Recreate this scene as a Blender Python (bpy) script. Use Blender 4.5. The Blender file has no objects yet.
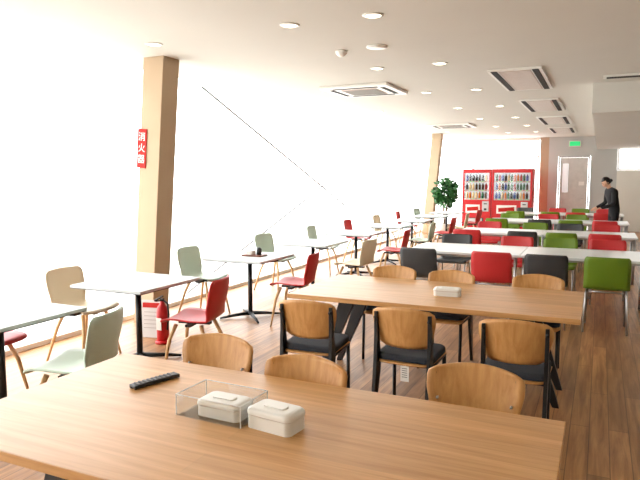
import bpy, bmesh, math, random
from mathutils import Vector, Matrix, Euler
random.seed(7)
scn = bpy.context.scene
COL = scn.collection

def lin(c):
    c = c/255.0
    return c/12.92 if c <= 0.04045 else ((c+0.055)/1.055)**2.4
def rgb(r, g, b): return (lin(r), lin(g), lin(b), 1.0)

# ------------------------------------------------------------ materials
def mat(name, col, rough=0.5, metal=0.0, var=0.06, scale=8.0, bump=0.0, emis=0.0, spec=0.5):
    m = bpy.data.materials.new(name); m.use_nodes = True
    nt = m.node_tree; b = nt.nodes['Principled BSDF']
    tc = nt.nodes.new('ShaderNodeTexCoord')
    n = nt.nodes.new('ShaderNodeTexNoise'); n.inputs['Scale'].default_value = scale
    n.inputs['Detail'].default_value = 4
    nt.links.new(tc.outputs['Object'], n.inputs['Vector'])
    r = nt.nodes.new('ShaderNodeValToRGB')
    r.color_ramp.elements[0].position = 0.3; r.color_ramp.elements[1].position = 0.7
    r.color_ramp.elements[0].color = (col[0]*(1-var), col[1]*(1-var), col[2]*(1-var), 1)
    r.color_ramp.elements[1].color = (min(1, col[0]*(1+var)), min(1, col[1]*(1+var)), min(1, col[2]*(1+var)), 1)
    nt.links.new(n.outputs['Fac'], r.inputs['Fac'])
    nt.links.new(r.outputs['Color'], b.inputs['Base Color'])
    b.inputs['Roughness'].default_value = rough
    b.inputs['Metallic'].default_value = metal
    b.inputs['Specular IOR Level'].default_value = spec
    if emis > 0:
        b.inputs['Emission Color'].default_value = col
        b.inputs['Emission Strength'].default_value = emis
    if bump > 0:
        bp = nt.nodes.new('ShaderNodeBump'); bp.inputs['Strength'].default_value = bump
        bp.inputs['Distance'].default_value = 0.01
        nt.links.new(n.outputs['Fac'], bp.inputs['Height']); nt.links.new(bp.outputs['Normal'], b.inputs['Normal'])
    return m

def wood(name, c1, c2, rough=0.4, stretch=(1.2, 22, 22), planks=None):
    m = bpy.data.materials.new(name); m.use_nodes = True
    nt = m.node_tree; b = nt.nodes['Principled BSDF']
    tc = nt.nodes.new('ShaderNodeTexCoord')
    mp = nt.nodes.new('ShaderNodeMapping'); mp.inputs['Scale'].default_value = stretch
    nt.links.new(tc.outputs['Object'], mp.inputs['Vector'])
    n = nt.nodes.new('ShaderNodeTexNoise'); n.inputs['Scale'].default_value = 1.6
    n.inputs['Detail'].default_value = 7; n.inputs['Roughness'].default_value = 0.62
    n.inputs['Distortion'].default_value = 0.5
    nt.links.new(mp.outputs[0], n.inputs['Vector'])
    r = nt.nodes.new('ShaderNodeValToRGB')
    r.color_ramp.elements[0].position = 0.32; r.color_ramp.elements[1].position = 0.68
    r.color_ramp.elements[0].color = c1; r.color_ramp.elements[1].color = c2
    nt.links.new(n.outputs['Fac'], r.inputs['Fac'])
    out = r.outputs['Color']
    if planks:
        mp2 = nt.nodes.new('ShaderNodeMapping')
        mp2.inputs['Rotation'].default_value = (0, 0, planks.get('rot', 0))
        nt.links.new(tc.outputs['Object'], mp2.inputs['Vector'])
        br = nt.nodes.new('ShaderNodeTexBrick')
        br.inputs['Scale'].default_value = 1.0
        br.inputs['Brick Width'].default_value = planks['w']; br.inputs['Row Height'].default_value = planks['h']
        br.inputs['Mortar Size'].default_value = planks.get('gap', 0.002)
        br.inputs['Mortar Smooth'].default_value = 0.3
        br.inputs['Bias'].default_value = 0.0
        v = planks.get('var', 0.2)
        br.inputs['Color1'].default_value = (1-v, 1-v, 1-v, 1)
        br.inputs['Color2'].default_value = (1, 1, 1, 1)
        g = planks.get('mortar', 0.35)
        br.inputs['Mortar'].default_value = (g, g, g, 1)
        nt.links.new(mp2.outputs[0], br.inputs['Vector'])
        mx = nt.nodes.new('ShaderNodeMix'); mx.data_type = 'RGBA'; mx.blend_type = 'MULTIPLY'
        mx.inputs['Factor'].default_value = 1.0
        nt.links.new(out, mx.inputs['A']); nt.links.new(br.outputs['Color'], mx.inputs['B'])
        out = mx.outputs['Result']
    nt.links.new(out, b.inputs['Base Color'])
    b.inputs['Roughness'].default_value = rough
    bp = nt.nodes.new('ShaderNodeBump'); bp.inputs['Strength'].default_value = 0.12
    bp.inputs['Distance'].default_value = 0.003
    nt.links.new(n.outputs['Fac'], bp.inputs['Height']); nt.links.new(bp.outputs['Normal'], b.inputs['Normal'])
    return m

def clear(name, gl=0.08, tint=(1, 1, 1, 1)):
    m = bpy.data.materials.new(name); m.use_nodes = True
    nt = m.node_tree; nt.nodes.clear()
    o = nt.nodes.new('ShaderNodeOutputMaterial')
    t = nt.nodes.new('ShaderNodeBsdfTransparent'); t.inputs['Color'].default_value = tint
    g = nt.nodes.new('ShaderNodeBsdfGlossy'); g.inputs['Roughness'].default_value = 0.03
    mx = nt.nodes.new('ShaderNodeMixShader'); mx.inputs[0].default_value = gl
    nt.links.new(t.outputs[0], mx.inputs[1]); nt.links.new(g.outputs[0], mx.inputs[2])
    nt.links.new(mx.outputs[0], o.inputs['Surface'])
    return m

M_floor = wood('floor_planks', rgb(146, 100, 62), rgb(206, 154, 102), 0.42, (14, 0.9, 1),
               planks=dict(w=1.4, h=0.115, rot=math.pi/2, var=0.34, gap=0.003, mortar=0.35))
M_oak = wood('oak_tabletop', rgb(198, 144, 86), rgb(226, 176, 118), 0.38, (1.0, 22, 22),
             planks=dict(w=2.6, h=0.13, var=0.12, gap=0.0008, mortar=0.75))
M_ply = wood('oak_plywood', rgb(194, 138, 78), rgb(218, 166, 104), 0.42, (20, 20, 2.0))
M_leg = wood('ash_leg', rgb(200, 160, 110), rgb(226, 190, 142), 0.45, (20, 20, 1.5))
M_black = mat('black_powdercoat', rgb(28, 28, 30), 0.42)
M_cush = mat('charcoal_fabric', rgb(50, 54, 62), 0.95, var=0.18, scale=160, bump=0.3)
M_white = mat('white_laminate', rgb(228, 232, 232), 0.3, var=0.01, spec=0.4)
M_cafe = mat('cafe_top_laminate', rgb(196, 204, 206), 0.5, var=0.01, spec=0.25)
M_edge = mat('table_edge_dark', rgb(40, 40, 42), 0.5)
M_steel = mat('brushed_steel', rgb(190, 190, 190), 0.3, 0.9)
M_wall = mat('wall_paint', rgb(226, 224, 214), 0.8, var=0.015, scale=3)
M_wallg = mat('wall_paint_grey', rgb(190, 192, 188), 0.8, var=0.015, scale=3)
M_colm = mat('column_paint', rgb(184, 162, 136), 0.8, var=0.02, scale=3, spec=.2)
M_ceil = mat('ceiling_paint', rgb(216, 213, 205), 0.85, var=0.012, scale=2)
M_frame = mat('window_frame_white', rgb(240, 240, 238), 0.5)
M_glass = clear('window_glass', 0.03)
M_acry = clear('clear_acrylic', 0.10, (0.97, 0.98, 0.98, 1))
M_vglass = clear('machine_window', 0.03)
M_plast = mat('white_plastic', rgb(236, 234, 228), 0.35, var=0.01)
M_dark = mat('dark_slot', rgb(38, 36, 36), 0.8)
M_grille = mat('vent_grille', rgb(198, 180, 172), 0.7)
M_trim = mat('door_trim', rgb(160, 158, 152), 0.6)
M_red = mat('red_paint', rgb(196, 20, 26), 0.4)
M_signred = mat('sign_red', rgb(180, 36, 30), 0.6, spec=.2)
M_lamp = mat('lamp_glow', (1, 0.86, 0.66, 1), 0.5, emis=9)
M_disp = mat('lit_display_panel', (0.6, 0.68, 0.74, 1), 0.5, emis=0.25)
M_slit = mat('frosted_door_glass', rgb(232, 238, 240), 0.3, emis=0.35)
M_exit = mat('exit_green', rgb(40, 190, 110), 0.5, emis=0.9)
M_ground = mat('exterior_paving', rgb(225, 225, 220), 0.9, scale=1)
M_brace = mat('brace_rod_paint', rgb(150, 152, 156), 0.5)
SH = {
 'red': mat('shell_red', rgb(200, 48, 50), 0.45, var=0.02),
 'mint': mat('shell_pale_green', rgb(194, 212, 198), 0.45, var=0.02),
 'cream': mat('shell_cream', rgb(230, 218, 192), 0.45, var=0.02),
 'green': mat('shell_green', rgb(104, 134, 28), 0.45, var=0.02),
 'dark': mat('shell_charcoal', rgb(58, 60, 62), 0.45, var=0.02),
}

# ------------------------------------------------------------ mesh builder
class MB:
    def __init__(s):
        s.bm = bmesh.new(); s.mats = []
    def mi(s, m):
        if m not in s.mats: s.mats.append(m)
        return s.mats.index(m)
    def merge(s, tb, m, M=None, smooth=False):
        i = s.mi(m)
        bmesh.ops.recalc_face_normals(tb, faces=tb.faces[:])
        for f in tb.faces: f.material_index = i; f.smooth = smooth
        if M is not None: bmesh.ops.transform(tb, matrix=M, verts=tb.verts[:])
        me = bpy.data.meshes.new('tmp'); tb.to_mesh(me); tb.free()
        s.bm.from_mesh(me); bpy.data.meshes.remove(me)
    def box(s, c, size, m, rot=(0, 0, 0), bev=0.0, seg=2):
        tb = bmesh.new(); bmesh.ops.create_cube(tb, size=1)
        for v in tb.verts:
            v.co = Vector((v.co.x*size[0], v.co.y*size[1], v.co.z*size[2]))
        if bev > 0:
            bmesh.ops.bevel(tb, geom=tb.edges[:], offset=bev, segments=seg, profile=0.5, affect='EDGES')
        s.merge(tb, m, Matrix.Translation(c) @ Euler(rot).to_matrix().to_4x4(), smooth=False)
    def rbox(s, c, size, m, r, top=0.0, rot=(0, 0, 0)):
        n = 6; pts = []
        hx, hy = size[0]/2, size[1]/2
        for k, (cx, cy) in enumerate([(hx-r, hy-r), (-hx+r, hy-r), (-hx+r, -hy+r), (hx-r, -hy+r)]):
            for j in range(n+1):
                a = k*math.pi/2 + j/n*math.pi/2
                pts.append((cx+r*math.cos(a), cy+r*math.sin(a)))
        tb = bmesh.new()
        levels = [(1.0, -size[2]/2), (1.0, size[2]/2-top)]
        if top > 0:
            for a in (30, 60, 90):
                t = math.radians(a)
                levels.append((1-(1-math.cos(t))*top/min(hx, hy), size[2]/2-top+top*math.sin(t)))
        rings = []
        for sc, z in levels:
            rings.append([tb.verts.new((x*sc, y*sc, z)) for x, y in pts])
        N = len(pts)
        for a, b in zip(rings[:-1], rings[1:]):
            for i in range(N):
                tb.faces.new((a[i], a[(i+1) % N], b[(i+1) % N], b[i]))
        tb.faces.new(rings[-1]); tb.faces.new(rings[0][::-1])
        s.merge(tb, m, Matrix.Translation(c) @ Euler(rot).to_matrix().to_4x4(), smooth=False)
    def tube(s, pts, rad, m, seg=10, sq=False):
        pts = [Vector(p) for p in pts]
        if not isinstance(rad, (list, tuple)): rad = [rad]*len(pts)
        tb = bmesh.new(); rings = []
        t0 = (pts[1]-pts[0]).normalized()
        up = Vector((0, 0, 1)) if abs(t0.z) < 0.9 else Vector((1, 0, 0))
        nrm = t0.cross(up).normalized()
        for i, p in enumerate(pts):
            if i == 0: t = t0
            elif i == len(pts)-1: t = (pts[i]-pts[i-1]).normalized()
            else: t = ((pts[i+1]-p).normalized()+(p-pts[i-1]).normalized()).normalized()
            nrm = (nrm - t*nrm.dot(t)).normalized(); bn = t.cross(nrm)
            ring = []
            for k in range(seg):
                a = 2*math.pi*k/seg + (math.pi/4 if sq else 0)
                ring.append(tb.verts.new(p+(nrm*math.cos(a)+bn*math.sin(a))*rad[i]))
            rings.append(ring)
        for a, b in zip(rings[:-1], rings[1:]):
            for k in range(seg):
                tb.faces.new((a[k], a[(k+1) % seg], b[(k+1) % seg], b[k]))
        tb.faces.new(rings[0][::-1]); tb.faces.new(rings[-1])
        s.merge(tb, m, smooth=not sq)
    def lathe(s, prof, m, c=(0, 0, 0), seg=20, smooth=True):
        tb = bmesh.new(); rings = []
        for r, z in prof:
            rings.append([tb.verts.new((max(r, 1e-4)*math.cos(2*math.pi*k/seg), max(r, 1e-4)*math.sin(2*math.pi*k/seg), z)) for k in range(seg)])
        for a, b in zip(rings[:-1], rings[1:]):
            for k in range(seg):
                tb.faces.new((a[k], a[(k+1) % seg], b[(k+1) % seg], b[k]))
        tb.faces.new(rings[0][::-1]); tb.faces.new(rings[-1])
        s.merge(tb, m, Matrix.Translation(c), smooth=smooth)
    def prism(s, pts, ext, m, bev=0.0):
        tb = bmesh.new()
        a = [tb.verts.new(p) for p in pts]
        b = [tb.verts.new(Vector(p)+Vector(ext)) for p in pts]
        n = len(a)
        tb.faces.new(a); tb.faces.new(b[::-1])
        for i in range(n): tb.faces.new((a[i], b[i], b[(i+1) % n], a[(i+1) % n]))
        if bev > 0:
            bmesh.ops.bevel(tb, geom=tb.edges[:], offset=bev, segments=1, affect='EDGES')
        s.merge(tb, m)
    def grid(s, f, nu, nv, th, m):
        tb = bmesh.new()
        V = [[tb.verts.new(f(-1+2*i/nu, j/nv)) for i in range(nu+1)] for j in range(nv+1)]
        for j in range(nv):
            for i in range(nu):
                tb.faces.new((V[j][i], V[j][i+1], V[j+1][i+1], V[j+1][i]))
        bmesh.ops.recalc_face_normals(tb, faces=tb.faces[:])
        if th: bmesh.ops.solidify(tb, geom=tb.faces[:], thickness=th)
        s.merge(tb, m, smooth=True)
    def sphere(s, c, r, m, sc=(1, 1, 1), u=12, v=8):
        tb = bmesh.new(); bmesh.ops.create_uvsphere(tb, u_segments=u, v_segments=v, radius=r)
        s.merge(tb, m, Matrix.Translation(c) @ Matrix.Diagonal((*sc, 1)), smooth=True)
    def shear(s, k):
        for v in s.bm.verts: v.co.x += k*v.co.z
    def mesh(s, name):
        me = bpy.data.meshes.new(name); s.bm.to_mesh(me); s.bm.free()
        for m in s.mats: me.materials.append(m)
        return me
    def obj(s, name, loc=(0, 0, 0), rz=0, parent=None):
        return put(name, s.mesh(name), loc, rz, parent)

def put(name, me, loc=(0, 0, 0), rz=0, parent=None):
    o = bpy.data.objects.new(name, me); COL.objects.link(o)
    o.location = loc; o.rotation_euler = (0, 0, rz)
    if parent: o.parent = parent
    return o

# ------------------------------------------------------------ room
XL, XR, Y0, Y1, H = -4.9, 4.0, -2.0, 20.6, 2.9
K = 0.25/2.9   # inward lean of the glazed side
b = MB(); b.box(((XL+XR)/2, (Y0+Y1)/2, -0.05), (XR-XL, Y1-Y0, 0.1), M_floor); b.obj('floor')
b = MB(); b.box(((XL+XR)/2, (Y0+Y1)/2, H+0.06), (XR-XL+0.2, Y1-Y0+0.2, 0.12), M_ceil); b.obj('ceiling')
b = MB(); b.box((XR+0.06, (Y0+Y1)/2, H/2), (0.12, Y1-Y0, H), M_wall); b.obj('wall_right')
b = MB(); b.box(((XL+XR)/2, Y0-0.06, H/2), (XR-XL, 0.12, H), M_wall); b.obj('wall_front')
b = MB(); b.box((XR-0.01, (Y0+Y1)/2, 0.04), (0.02, Y1-Y0, 0.08), M_frame); b.obj('baseboard_right')

# back wall pieces
yb = Y1+0.06
for c, s_, m in (((-1.66, yb, H/2), (0.26, 0.12, H), M_colm),
                 ((-3.35, yb, 2.86), (3.1, 0.12, 0.08), M_wall),
                 ((-1.39, yb, H/2), (0.28, 0.12, H), M_wallg),
                 ((-0.78, yb, 2.60), (0.94, 0.12, 0.60), M_wallg),
                 ((0.06, yb, H/2), (0.74, 0.12, H), M_wallg),
                 ((1.4, yb, 0.93), (1.94, 0.12, 1.86), M_wall),
                 ((1.4, yb, 2.72), (1.94, 0.12, 0.36), M_wall),
                 ((3.2, yb, H/2), (1.66, 0.12, H), M_wall)):
    b = MB(); b.box(c, s_, m); b.obj('wall_back')
b = MB()
for x in (-4.85, -3.9, -1.84):
    b.box((x, Y1+0.05, H/2), (0.04, 0.06, H-0.1), M_frame)
for z in (0.04, 1.0, 2.3, 2.79):
    b.box((-3.35, Y1+0.05, z), (3.02, 0.05, 0.04), M_frame)
b.box((-3.35, Y1+0.06, 1.4), (3.0, 0.008, 2.75), M_glass)
b.obj('window_11')
b = MB()
for x in (0.46, 1.4, 2.34): b.box((x, Y1+0.05, 2.2), (0.05, 0.06, 0.66), M_frame)
for z in (1.89, 2.51): b.box((1.4, Y1+0.05, z), (1.9, 0.06, 0.05), M_frame)
b.box((1.4, Y1+0.06, 2.2), (1.85, 0.008, 0.6), M_glass)
b.obj('window_12')
# door
b = MB()
M_door = mat('door_paint', rgb(206, 204, 198), 0.5)
b.box((-0.78, Y1+0.03, 1.13), (0.80, 0.045, 2.24), M_door, bev=0.003)
for x in (-1.21, -0.35): b.box((x, Y1+0.02, 1.14), (0.04, 0.1, 2.27), M_trim)
b.box((-0.78, Y1+0.02, 2.275), (0.90, 0.1, 0.04), M_trim)
b.box((-1.02, Y1+0.004, 1.62), (0.17, 0.012, 0.9), M_slit)
b.box((-0.55, Y1+0.004, 1.45), (0.16, 0.004, 0.12), M_plast)
b.tube([(-0.46, Y1-0.03, 1.0), (-0.56, Y1-0.03, 1.0)], 0.012, M_steel)
b.tube([(-0.46, Y1+0.01, 1.0), (-0.46, Y1-0.035, 1.0)], 0.012, M_steel)
b.obj('door_1')
# dropped ceiling section
b = MB(); b.box((1.9, (9.15+Y1)/2, 2.7), (4.1, Y1-9.15, 0.4), M_ceil); b.obj('ceiling_soffit')

# glazed side (leaning), frameless joints
ys = [-2.0, 0.4, 2.9, 5.4, 7.8, 10.2, 12.6, 15.0, 17.45, 20.6]
for i, (a, c) in enumerate(zip(ys[:-1], ys[1:])):
    b = MB(); ym = (a+c)/2; L = c-a
    b.box((XL, ym, 0.025), (0.07, L-0.01, 0.05), M_frame)
    b.box((XL, ym, (H+.05)/2), (0.01, L-0.012, H-0.05), M_glass)
    b.shear(K); b.obj('window_%d' % (i+1))
CX = .29
for i, y in enumerate((5.36, 17.6)):
    b = MB(); b.box((XL+CX, y, H/2), (0.27, 0.27, H), M_colm, bev=0.006); b.shear(K)
    b.obj('column')
for (ya, za, yc, zc) in ((6.9, 2.85, 15.4, 0.0), (6.9, 0.0, 15.4, 2.85)):
    b = MB(); x = XL-0.3-(0.06 if za == 0 else 0)
    b.tube([(x, ya, za), (x, yc, zc)], 0.016, M_brace, seg=8); b.shear(K); b.obj('diagonal_brace')
b = MB(); b.box((-25, 8, -0.15), (40, 70, 0.1), M_ground); b.obj('exterior_ground')

# ceiling fixtures
def downlight():
    b = MB()
    b.lathe([(0.0, 0.0), (0.085, 0.0), (0.085, -0.006), (0.068, -0.012), (0.066, -0.004), (0.0, -0.004)], M_plast)
    b.lathe([(0.0, -0.0045), (0.063, -0.0045), (0.058, -0.009), (0.0, -0.009)], M_lamp)
    return b.mesh('ceiling_downlight')
me = downlight()
for y in (2.4, 4.65, 6.86, 9.07, 11.3, 13.5, 15.7, 17.9):
    for x in (-2.43, -1.69):
        put('ceiling_downlight', me, (x, y, H))
for y in (4.75, 11.3, 17.0): put('ceiling_downlight', me, (-3.95, y, H))
b = MB(); b.lathe([(0.0, 0), (0.06, 0), (0.06, -0.02), (0.04, -0.045), (0.02, -0.06), (0, -0.06)], M_plast); b.obj('smoke_detector', (-2.44, 5.8, H))
b = MB(); b.lathe([(0.0, 0), (0.10, 0), (0.10, -0.01), (0.09, -0.018), (0, -0.018)], M_plast); b.obj('ceiling_speaker', (-2.04, 5.74, H))
def cassette():
    b = MB()
    b.box((0, 0, -0.02), (1.0, 1.0, 0.04), M_plast, bev=0.012)
    b.box((0, 0, -0.043), (0.52, 0.52, 0.008), M_grille)
    for k in range(9): b.box((0, -0.22+k*0.055, -0.05), (0.5, 0.02, 0.006), M_trim)
    for s in (-1, 1):
        b.box((s*0.38, 0, -0.042), (0.06, 0.66, 0.006), M_dark)
        b.box((0, s*0.38, -0.042), (0.66, 0.06, 0.006), M_dark)
    return b.mesh('ceiling_air_conditioner')
me = cassette()
put('ceiling_air_conditioner', me, (-3.16, 8.38, H)); put('ceiling_air_conditioner', me, (-3.34, 14.9, H))
def panel():
    b = MB()
    b.box((0, 0, -0.012), (0.62, 1.78, 0.024), M_plast, bev=0.004)
    b.box((0, 0, -0.027), (0.36, 1.62, 0.006), M_grille)
    for s in (-1, 1): b.box((s*0.235, 0, -0.027), (0.07, 1.7, 0.008), M_dark)
    for k in range(20): b.box((0, -0.78+k*0.082, -0.031), (0.34, 0.012, 0.004), M_plast)
    return b.mesh('ceiling_vent')
me = panel()
for y in (8.4, 11.45, 14.5, 17.5): put('ceiling_vent', me, (-0.98, y, H))
b = MB(); b.box((0, 0, -0.012), (1.3, 0.2, 0.024), M_plast, bev=0.003); b.box((0, 0, -0.026), (1.22, 0.12, 0.006), M_dark); b.obj('ceiling_slot_diffuser', (0.62, 8.6, H))
b = MB(); b.box((0, 0, 0), (0.34, 0.05, 0.18), M_plast, bev=0.004); b.box((0, -0.027, 0), (0.3, 0.006, 0.14), M_exit); b.obj('exit_sign', (-0.78, Y1-0.028, 2.68))

# ------------------------------------------------------------ chairs
def cat(P, t):
    n = len(P)-1; x = min(max(t*n, 0), n-1e-6); i = int(x); f = x-i
    g = lambda k: Vector(P[min(max(k, 0), n)])
    a, b_, c, d = g(i-1), g(i), g(i+1), g(i+2)
    return 0.5*((2*b_)+(c-a)*f+(2*a-5*b_+4*c-d)*f*f+(3*b_-a-3*c+d)*f**3)

def shell(b, m, boxy=False):
    P = [(.225, .432), (.205, .452), (.12, .452), (.02, .440), (-.09, .436), (-.16, .455), (-.20, .51), (-.222, .59), (-.24, .67), (-.252, .74), (-.262, .805)]
    def f(u, t):
        p = cat(P, t)
        hw = 0.225-0.03*math.exp(-((t-0.55)/0.16)**2) - (0.012*max(0, t-0.6)/0.4)
        if boxy: hw = 0.222
        e = max(0, abs(t-0.5)-0.38)/0.12
        k = 0.80 if not boxy else 0.90
        hw *= k+(1-k)*math.sqrt(max(0, 1-e*e))
        seat = max(0, min(1, (0.55-t)/0.15)); back = max(0, min(1, (t-0.5)/0.15))
        cu = 1.0 if not boxy else 0.6
        y = p.x+back*0.045*cu*u*u; z = p.y+seat*0.03*cu*u*u*(0.4+0.6*min(1, t*4))
        return (u*hw, y, z)
    b.grid(f, 10, 26, 0.012, m)

def shell_chair(col):
    b = MB(); shell(b, SH[col])
    b.box((0, 0.02, 0.418), (0.30, 0.05, 0.02), M_black); b.box((0, 0.02, 0.418), (0.05, 0.28, 0.02), M_black)
    for sx in (-1, 1):
        for sy in (-1, 1):
            b.tube([(sx*.13, .02+sy*.11, .425), (sx*.17, .02+sy*.155, .3), (sx*.225, .0+sy*.215, 0.0)], [.017, .016, .010], M_leg, 10)
    return b.mesh('shell_chair')
def stack_chair(col):
    b = MB(); shell(b, SH[col], True)
    for sx in (-1, 1):
        b.tube([(sx*.20, .21, 0), (sx*.19, .17, .41), (sx*.19, .13, .43), (sx*.19, -.12, .425), (sx*.195, -.15, .40), (sx*.21, -.23, 0)], .011, M_steel, 8)
    b.tube([(-.19, .12, .425), (.19, .12, .425)], .010, M_steel, 8); b.tube([(-.19, -.11, .42), (.19, -.11, .42)], .010, M_steel, 8)
    return b.mesh('stacking_chair')
def std_chair(tag=False):
    b = MB()
    def f(u, t):
        hw = 0.165+0.045*min(1, t*1.6)**0.8
        e = max(0, abs(t-0.5)-0.32)/0.18
        hw *= 0.82+0.18*math.sqrt(max(0, 1-e*e))
        z = 0.535+0.272*t - 0.018*u*u*(t > 0.5)*(t-0.5)*2
        y = -0.175-0.05*t+0.045*u*u-0.01
        return (u*hw, y, z)
    b.grid(f, 14, 12, 0.010, M_ply)
    def g(u, t):
        hw = 0.20*(1-0.12*t)
        e = max(0, abs(t-0.5)-0.36)/0.14
        hw *= 0.85+0.15*math.sqrt(max(0, 1-e*e))
        return (u*hw, 0.20-0.39*t, 0.447-0.012*t+0.006*u*u-0.02*max(0, 0.15-t)/0.15)
    b.grid(g, 10, 12, 0.011, M_ply)
    b.rbox((0, 0.005, 0.470), (0.385, 0.375, 0.040), M_cush, 0.06, top=0.018, rot=(0.02, 0, 0))
    for sx in (-1, 1):
        x = sx*0.178
        pts = [(x, -.275, 0), (x, -.245, 0), (x, -.13, .37), (x, -.125, .445), (x, -.165, .60), (x, -.188, .765), (x, -.212, .765), (x, -.205, .60), (x, -.215, .44)]
        pts = [(p[0]-0.011, p[1], p[2]) for p in pts]
        b.prism(pts, (0.022, 0, 0), M_black, 0.002)
        b.tube([(x, .165, .435), (x, .175, 0)], [.0135, .012], M_black, 10)
        b.tube([(x, .165, .425), (x, -.15, .42)], .012, M_black, 8)
        for z in (0.60, 0.73): b.tube([(x, -.225+0.03*(z < .7), z), (x, -.185, z)], .010, M_black, 8)
        # fixing screw on the inner face of the back plate
        b.tube([(x*.88, -.165, .655), (x*.88, -.150, .655)], .006, M_steel, 8)
    b.tube([(-.178, .165, .425), (.178, .165, .425)], .010, M_black, 8)
    b.tube([(-.178, -.15, .425), (.178, -.15, .425)], .012, M_black, 8)
    if tag:
        b.box((0.02, -.20, .375), (.055, .003, .10), M_plast); b.tube([(0.02, -.17, .43), (0.02, -.20, .42)], .002, M_plast, 6)
        for k in range(5): b.box((0.02, -.2025, .41-k*0.014), (.035, .002, .003), M_dark)
    return b.mesh('plywood_dining_chair')
ME_shell = {c: shell_chair(c) for c in SH}
ME_stack = {c: stack_chair(c) for c in SH}
ME_std, ME_stdt = std_chair(), std_chair(True)
PI = math.pi
for x, y, r in ((-1.76, 2.38, .05), (-1.19, 2.225, -.02), (-.455, 2.42, .03)):
    put('plywood_dining_chair', ME_std, (x, y, 0), PI+r)
for x, y, r, t in ((-1.78, 3.80, .06, 1), (-1.10, 3.84, -.03, 1), (-.42, 3.80, .02, 0)):
    put('plywood_dining_chair', ME_stdt if t else ME_std, (x, y, 0), r)
for x, y, r in ((-1.70, 5.16, .03), (-1.17, 5.10, -.04), (-.44, 5.17, .02)):
    put('plywood_dining_chair', ME_std, (x, y, 0), PI+r)

# ------------------------------------------------------------ oak tables
def oak_table():
    b = MB(); L, W = 2.12, 1.05
    b.box((0, 0, .70), (L, W, .036), M_oak, bev=.003, seg=2)
    for sx in (-1, 1):
        for sy in (-1, 1):
            ft = Vector((sx*.92, sy*.20, 0)); tp = Vector((sx*.66, sy*.20, .682))
            a = [(ft.x-.025*sx*1, ft.y-.02, 0), (ft.x+.02*sx, ft.y-.02, 0), (tp.x+.07*sx, tp.y-.02, .682), (tp.x-.07*sx, tp.y-.02, .682)]
            b.prism(a, (0, .04, 0), M_black, .003)
        b.box((sx*.66, 0, .655), (.09, .44, .05), M_black, bev=.004)
    b.box((0, 0, .645), (1.34, .06, .07), M_black, bev=.004)
    return b.mesh('oak_dining_table')
me = oak_table()
put('oak_dining_table', me, (-1.140, 1.83, 0)); put('oak_dining_table', me, (-1.14, 4.67, 0))

# things on the oak tables
TZ = .7185
b = MB()
b.box((0, 0, .009), (.048, .23, .018), M_black, bev=.005)
M_btn = mat('remote_buttons', rgb(120, 120, 124), 0.5)
for i in range(3):
    for j in range(9): b.box((-.014+i*.014, -.09+j*.021, .0195), (.009, .010, .003), M_btn)
b.obj('remote_control', (-1.755, 2.057, TZ), -.30)
def tissue(sx=.19, sy=.115, h=.06):
    b = MB()
    b.rbox((0, 0, h*.33), (sx, sy, h*.66), M_plast, .022)
    b.rbox((0, 0, h*.66+.004+h*.17), (sx+.006, sy+.006, h*.34), M_plast, .025, top=.014)
    b.rbox((0, 0, h*.66+.002), (sx-.006, sy-.006, .006), M_grille, .02)
    b.rbox((0, 0, h+.0055), (sx*.5, sy*.35, .006), M_plast, .012, top=.003)
    return b.mesh('wet_wipe_box')
mt = tissue()
put('wet_wipe_box', tissue(.19, .115, .072), (-1.035, 1.86, TZ), -.12)
put('wet_wipe_box', mt, (-1.265, 1.875, TZ+.0045), -.03)
put('wet_wipe_box', tissue(.2, .12, .055), (-1.04, 4.60, TZ), .1)
b = MB(); sx, sy, h, t = .295, .19, .08, .003
b.box((0, 0, t/2), (sx, sy, t), M_acry)
for s in (-1, 1):
    b.box((s*(sx/2-t/2), 0, h/2+t), (t, sy, h), M_acry); b.box((0, s*(sy/2-t/2), h/2+t), (sx-2*t, t, h), M_acry)
    b.box((s*(sx/2-t/2), 0, h+t), (t, sy, .0025), M_frame); b.box((0, s*(sy/2-t/2), h+t), (sx, t, .0025), M_frame)
    for s2 in (-1, 1): b.box((s*(sx/2-t/2), s2*(sy/2-t/2), h/2+t), (t, t, h), M_frame)
b.obj('clear_acrylic_tray', (-1.285, 1.885, TZ), -.03)

# ------------------------------------------------------------ cafe tables by the glass
def cafe_table():
    b = MB()
    b.box((0, 0, .709), (.76, .80, .022), M_cafe, bev=.002)
    b.box((0, 0, .6945), (.755, .795, .007), M_edge)
    b.box((0, 0, .680), (.42, .42, .022), M_black)
    b.tube([(0, 0, .68), (0, 0, .04)], .026, M_black, 14)
    b.lathe([(.0, .075), (.035, .075), (.045, .03), (.0, .03)], M_black)
    for a in range(4):
        t = PI/4+a*PI/2; d = Vector((math.cos(t), math.sin(t), 0))
        b.tube([d*.02+Vector((0, 0, .05)), d*.2+Vector((0, 0, .035)), d*.36+Vector((0, 0, .014))], [.024, .018, .012], M_black, 8)
    return b.mesh('cafe_table')
me = cafe_table()
cyl = [2.70, 4.10, 5.98, 7.68, 9.35, 11.0, 12.65, 14.3, 15.9]
ais = ['mint', 'red', 'red', 'cream', 'red', 'mint', 'red', 'cream', 'red']
win = ['red', 'cream', 'mint', 'mint', 'mint', 'red', 'cream', 'red', 'mint']
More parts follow.
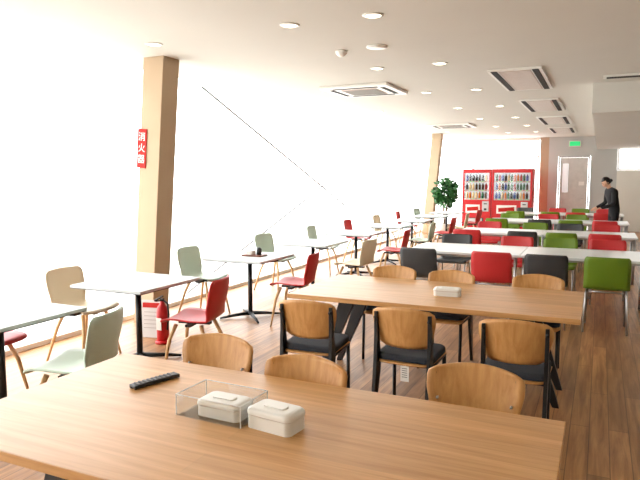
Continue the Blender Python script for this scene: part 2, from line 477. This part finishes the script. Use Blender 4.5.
for i, y in enumerate(cyl):
    put('cafe_table', me, (-3.61 if i == 0 else (-3.66), y, 0))
    jx = random.uniform(-.04, .04); jr = random.uniform(-.15, .15); ja = jr
    ax, ay = -2.98+jx, y+random.uniform(-.05, .05)
    if i == 0: ax, ay, ja = -2.93, 2.72, .28
    if i == 1: ax, ja = -3.02, .22
    if i == 2: ax, ja = -3.04, .15
    put('shell_chair', ME_shell[ais[i]], (ax, ay, 0), PI/2+ja)
    wx, wy = -4.27+jx*.3, y
    if i == 0: wx, wy = -4.02, 2.85
    if i == 1: wx, wy = -4.20, y-.12
    if i == 2: wx, wy, jr = -4.22, 5.84, 0
    put('shell_chair', ME_shell[win[i]], (wx, wy, 0), -PI/2+jr)
# serving tray on a cafe table
b = MB(); M_brn = mat('brown_tray', rgb(110, 60, 40), .5)
b.rbox((0, 0, .008), (.26, .18, .016), M_brn, .02, top=.004)
b.rbox((-.05, 0, .04), (.09, .10, .05), M_plast, .02, top=.01); b.lathe([(0, .016), (.03, .016), (.032, .08), (.015, .10), (0, .10)], M_black, (.06, .0, 0)); 
b.obj('condiment_tray', (-3.62, 6.02, .72))

# ------------------------------------------------------------ long white tables and stacking chairs
def long_table():
    b = MB()
    b.box((0, 0, .705), (1.37, 1.0, .03), M_white, bev=.003)
    b.box((0, 0, .675), (1.25, .88, .03), M_steel)
    for sx in (-1, 1):
        for sy in (-1, 1): b.tube([(sx*.64, sy*.45, .69), (sx*.64, sy*.45, 0)], .02, M_steel, 10)
    return b.mesh('long_white_table')
me = long_table()
rows = [7.35, 10.2, 13.15, 16.1]
cn = [['dark', 'red', 'dark', 'green'], ['red', 'dark', 'green', 'red'], ['green', 'dark', 'green', 'red'], ['green', 'green', 'red', 'red']]
cf = [['dark', 'red', 'green', 'red'], ['red', 'green', 'dark', 'red'], ['green', 'red', 'green', 'dark'], ['dark', 'red', 'green', 'red']]
cx = [-1.90, -1.07, -.50, .10]
for r, y in enumerate(rows):
    for k in (-1.515, -.14): put('long_white_table', me, (k, y+.5, 0))
    for k in range(4):
        put('stacking_chair', ME_stack[cn[r][k]], (cx[k], y-.27+random.uniform(-.03, .03), 0), random.uniform(-.06, .06))
        if not (r == 2 and k == 3):
            put('stacking_chair', ME_stack[cf[r][k]], (cx[k]+.03, y+1.26+random.uniform(-.03, .03), 0), PI+random.uniform(-.06, .06))

# ------------------------------------------------------------ fire extinguisher, signs
b = MB()
b.lathe([(0, .03), (.055, .03), (.060, .05), (.060, .31), (.05, .36), (.025, .39), (.02, .42), (0, .42)], M_red)
b.lathe([(0, 0), (.078, 0), (.078, .02), (.064, .03), (0, .03)], M_red)
b.box((0, -.0605, .20), (.06, .004, .12), M_plast)
b.box((0, 0, .43), (.03, .03, .03), M_black); b.box((0, -.05, .455), (.02, .12, .012), M_black, (.2, 0, 0)); b.box((0, -.045, .43), (.02, .11, .010), M_black, (-.1, 0, 0))
b.tube([(.015, 0, .425), (.065, 0, .40), (.082, -.01, .29), (.072, -.02, .14)], .010, M_black, 8)
b.obj('fire_extinguisher', (-3.86, 4.66, 0))
# small board propped on a strut beside the column foot
M_board = mat('board_white', rgb(205, 206, 204), .7, var=.01, spec=.2)
b = MB(); tl = -.12
def onb(z, off): return (0, .19*0 + (z-.19)*math.sin(-tl)*1.0 - off, .19+(z-.19)*math.cos(tl))
b.box(onb(.19, 0), (.24, .012, .38), M_board, rot=(tl, 0, 0), bev=.002)
b.box(onb(.33, .0075), (.20, .003, .05), M_signred, rot=(tl, 0, 0))
for k in range(5): b.box(onb(.26-k*.04, .0075), (.16, .002, .006), M_trim, rot=(tl, 0, 0))
b.box((0, .062, .16), (.03, .012, .32), M_board, rot=(.22, 0, 0))
b.obj('notice_board', (-4.10, 4.78, .001), .25)
def col_sign(name, y, z, w, h, m, xoff):
    b = MB(); b.box((0, 0, 0), (w, .012, h), m, bev=.001)
    o = b.obj(name, (XL+CX+K*z+xoff, y, z)); o.rotation_euler = (0, math.atan(K), 0); return o
s = col_sign('fire_extinguisher_sign', 5.36-.142, 1.94, .12, .42, M_signred, -.10)
for i, ch in enumerate('消火器'):
    cu = bpy.data.curves.new('sign_text', 'FONT'); cu.body = ch; cu.size = .10; cu.align_x = 'CENTER'; cu.align_y = 'CENTER'
    cu.extrude = .001; cu.materials.append(M_plast)
    t = bpy.data.objects.new('sign_text_%d' % (i+1), cu); COL.objects.link(t); t.parent = s
    t.location = (0, -.008, .12-.12*i); t.rotation_euler = (PI/2, 0, 0)

# ------------------------------------------------------------ vending machines
bc = [rgb(170, 24, 24), rgb(24, 96, 50), rgb(210, 110, 20), rgb(30, 66, 150), rgb(225, 205, 160), rgb(70, 40, 24), rgb(40, 40, 44)]
BM = [mat('drink_%d' % i, c, .35) for i, c in enumerate(bc)]
def vending(w):
    b = MB(); d, h = .72, 1.9; f = -d/2
    b.box((0, .02, h/2+.03), (w, d-.04, h-.06), M_red, bev=.01)
    for sx in (-1, 1):
        for sy in (-1, 1): b.box((sx*(w/2-.08), sy*.28, .03), (.07, .07, .06), M_dark)
    b.box((0, f-.01, 1.84), (w, .06, .12), M_red, bev=.006)
    b.box((0, f-.01, .50), (w, .06, .88), M_red, bev=.006)
    for sx in (-1, 1): b.box((sx*(w/2-.03), f-.01, 1.36), (.06, .06, .84), M_red, bev=.004)
    b.box((0, f+.012, 1.36), (w-.12, .006, .84), M_disp)
    for r in range(3):
        zz = .99+r*.27
        b.box((0, f-.006, zz-.025), (w-.13, .05, .04), M_grille)
        n = int((w-.2)/.085)
        for k in range(n):
            x = -(w-.2)/2+.04+k*(w-.2)/n; m = random.choice(BM)
            b.lathe([(0, 0), (.035, 0), (.035, .14), (.015, .175), (.015, .20), (0, .20)], m, (x, f-.008, zz), seg=8)
            b.box((x, f-.033, zz-.022), (.035, .006, .018), M_exit if k % 3 else M_signred)
    b.box((0, f-.046, 1.36), (w-.12, .004, .83), M_vglass)
    b.box((-w*.12, f-.045, .66), (w*.5, .008, .26), M_plast, bev=.002)
    b.box((-w*.12, f-.052, .66), (w*.4, .006, .12), M_signred, rot=(0, -.08, 0))
    b.box((w*.32, f-.045, .74), (.2, .012, .32), M_steel, bev=.003)
    b.box((w*.32, f-.054, .82), (.10, .008, .03), M_dark); b.box((w*.32, f-.054, .65), (.08, .008, .06), M_dark)
    b.box((-w*.05, f-.045, .27), (w*.62, .012, .22), M_dark, bev=.004)
    b.box((-w*.05, f-.055, .29), (w*.55, .008, .14), M_steel, bev=.003)
    return b.mesh('drinks_vending_machine')
put('drinks_vending_machine', vending(1.18), (-2.45, 19.60, 0))
put('drinks_vending_machine', vending(.88), (-3.52, 19.70, 0))

# ------------------------------------------------------------ potted plant
b = MB(); M_leaf = mat('leaf_green', rgb(42, 92, 40), .5, var=.3); M_soil = mat('soil', rgb(60, 45, 35), .95); M_pot = mat('plant_pot', rgb(228, 222, 212), .5); M_bark = mat('bark', rgb(110, 84, 60), .9)
b.lathe([(0, 0), (.13, 0), (.18, .32), (.185, .34), (.165, .34), (.16, .30), (0, .30)], M_pot)
b.lathe([(0, .29), (.16, .29), (.155, .305), (0, .305)], M_soil)
for k in range(4):
    a = k*PI/2+.3
    b.tube([(0.02*math.cos(a), .02*math.sin(a), .29), (.05*math.cos(a+1), .05*math.sin(a+1), .7), (.16*math.cos(a+.5), .16*math.sin(a+.5), 1.25)], [.02, .016, .008], M_bark, 8)
tb = bmesh.new()
for k in range(650):
    d = Vector((random.gauss(0, 1), random.gauss(0, 1), random.gauss(0, 1))).normalized()
    p = Vector((0, 0, 1.22))+Vector((d.x*.30, d.y*.30, d.z*.40))*random.uniform(.35, 1)
    ax = (d+Vector((random.uniform(-.6, .6), random.uniform(-.6, .6), random.uniform(-.8, .2)))).normalized()
    sd = ax.cross(Vector((random.random(), random.random(), random.random()))).normalized(); nn = ax.cross(sd)
    L = random.uniform(.10, .16); w = L*.32
    v = [p, p+ax*L*.35+sd*w, p+ax*L*.75+sd*w*.7-nn*L*.05, p+ax*L-nn*L*.15, p+ax*L*.75-sd*w*.7-nn*L*.05, p+ax*L*.35-sd*w, p+ax*L*.5+nn*.008]
    vs = [tb.verts.new(q) for q in v]
    for i in range(6): tb.faces.new((vs[i], vs[(i+1) % 6], vs[6]))
b.merge(tb, M_leaf)
b.obj('potted_plant', (-3.95, 16.95, 0))

# ------------------------------------------------------------ person
M_suit = mat('black_suit', rgb(24, 24, 28), .85, var=.15, scale=30)
M_skin = mat('skin', rgb(214, 164, 134), .55, var=.04)
M_hair = mat('black_hair', rgb(20, 16, 15), .45)
M_lip = mat('lips', rgb(170, 90, 84), .5); M_eye = mat('eye_dark', rgb(30, 22, 20), .3)
P = bpy.data.objects.new('standing_person', None); COL.objects.link(P)
def skin_obj(name, verts, edges, radii, m, root=0, sub=2):
    me = bpy.data.meshes.new(name); me.from_pydata(verts, edges, []); me.materials.append(m)
    o = bpy.data.objects.new(name, me); COL.objects.link(o); o.parent = P
    sk = o.modifiers.new('Skin', 'SKIN'); sk.use_smooth_shade = True
    for i, r in enumerate(radii):
        me.skin_vertices[0].data[i].radius = r if isinstance(r, tuple) else (r, r)
    me.skin_vertices[0].data[root].use_root = True
    ss = o.modifiers.new('Sub', 'SUBSURF'); ss.levels = sub; ss.render_levels = sub
    return o
V = [(0, -.03, .93), (0, -.01, 1.06), (0, .03, 1.20), (0, .07, 1.33), (0, .10, 1.40)]
R = [(.165, .13), (.14, .115), (.165, .13), (.155, .12), (.065, .06)]
E = [(0, 1), (1, 2), (2, 3), (3, 4)]
for s in (-1, 1):
    n = len(V)
    V += [(s*.17, .06, 1.335), (s*.21, .07, 1.21), (s*.225, .08, 1.07), (s*.20, .20, 1.0), (s*.13, .31, .97)]
    R += [.070, .060, .050, .044, .033]
    E += [(3, n), (n, n+1), (n+1, n+2), (n+2, n+3), (n+3, n+4)]
    n = len(V)
    V += [(s*.085, -.02, .82), (s*.09, .0, .48), (s*.095, -.03, .09)]
    R += [(.09, .095), (.062, .065), (.045, .05)]
    E += [(0, n), (n, n+1), (n+1, n+2)]
skin_obj('suit_body', V, E, R, M_suit)
skin_obj('neck', [(0, .085, 1.37), (0, .115, 1.43), (0, .145, 1.49)], [(0, 1), (1, 2)], [.05, .047, .047], M_skin)
for s in (-1, 1):
    w = Vector((s*.13, .31, .97)); fw = Vector((-s*.35, .85, -.35)).normalized()
    sd = Vector((-s, -.35, 0)).normalized(); dn = Vector((0, 0, -1))
    hv = [w, w+fw*.035, w+fw*.075]; hr = [.024, (.034, .017), (.036, .015)]; he = [(0, 1), (1, 2)]
    for k, (o_, L) in enumerate(((.030, .068), (.010, .078), (-.010, .072), (-.029, .056))):
        n = len(hv); base = w+fw*.085+sd*o_
        hv += [base, base+fw*L*.5+dn*.010, base+fw*L*.85+dn*.030]; hr += [.0095, .0085, .007]; he += [(2, n), (n, n+1), (n+1, n+2)]
    n = len(hv); base = w+fw*.03+sd*.032
    hv += [base, base+fw*.03+sd*.018+dn*.01, base+fw*.055+sd*.016+dn*.022]; hr += [.011, .010, .008]; he += [(1, n), (n, n+1), (n+1, n+2)]
    skin_obj('hand_%s' % ('left' if s < 0 else 'right'), hv, he, hr, M_skin, sub=1)
    b = MB(); b.sphere((s*.095, .03, .045), 1, M_black, (.045, .125, .045), 14, 8); b.box((s*.095, .025, .012), (.075, .22, .024), M_black, bev=.01)
    b.obj('shoe_%s' % ('left' if s < 0 else 'right'), parent=P)
b = MB(); tb = bmesh.new(); bmesh.ops.create_uvsphere(tb, u_segments=28, v_segments=20, radius=1)
for v in tb.verts:
    x, y, z = v.co
    wx = .074*(1-.22*max(0, -z)); wy = .092
    px, py, pz = x*wx, y*wy, z*.115
    if y > 0.3 and z < 0: py += .008*(-z)
    if y < 0 and z < -.2: py *= .8
    if y > .8 and abs(x) < .22 and -.35 < z < .12: py += .020*(1-abs(x)/.25)*(.9-abs(z+.22)*1.6)
    v.co = (px, py, pz)
b.merge(tb, M_skin, smooth=True)
for s in (-1, 1):
    b.sphere((s*.028, .083, .004), .0085, M_eye, (1.3, .6, .7), 10, 6)
    b.tube([(s*.014, .091, .024), (s*.029, .090, .028), (s*.044, .078, .023)], .003, M_hair, 6)
    b.sphere((s*.075, -.004, -.006), .022, M_skin, (.4, .8, 1.3), 10, 8)
b.sphere((0, .093, -.058), .02, M_lip, (1.1, .35, .32), 10, 6)
tb = bmesh.new(); bmesh.ops.create_uvsphere(tb, u_segments=28, v_segments=20, radius=1)
dl = [v for v in tb.verts if (v.co.y > .25 and v.co.z < .42) or v.co.z < -.55]
bmesh.ops.delete(tb, geom=dl, context='VERTS')
for v in tb.verts: v.co = Vector((v.co.x*.083, v.co.y*.102-.006, v.co.z*.122+.006))
bmesh.ops.solidify(tb, geom=tb.faces[:], thickness=.006)
b.merge(tb, M_hair, smooth=True)
b.sphere((0, -.105, -.02), .038, M_hair, (1, .9, 1))
hd = b.obj('head', (0, .17, 1.525), parent=P); hd.rotation_euler = (-.6, 0, 0)
P.location = (.27, 14.85, 0); P.rotation_euler = (0, 0, PI/2+.35)

# ------------------------------------------------------------ light
w = bpy.data.worlds.new('overcast_sky'); scn.world = w; w.use_nodes = True
bg = w.node_tree.nodes['Background']; bg.inputs[0].default_value = (.99, .99, .98, 1); bg.inputs[1].default_value = 6.6
scn.view_settings.view_transform = 'Standard'
scn.view_settings.look = 'None'

# ------------------------------------------------------------ camera
cd = bpy.data.cameras.new('camera'); cam = bpy.data.objects.new('camera', cd); COL.objects.link(cam)
cd.sensor_width = 36; cd.lens = 605/640*36
cam.location = (0, 0, 1.62); cam.rotation_euler = (math.radians(90-5.85), 0, math.radians(24.8))
scn.camera = cam
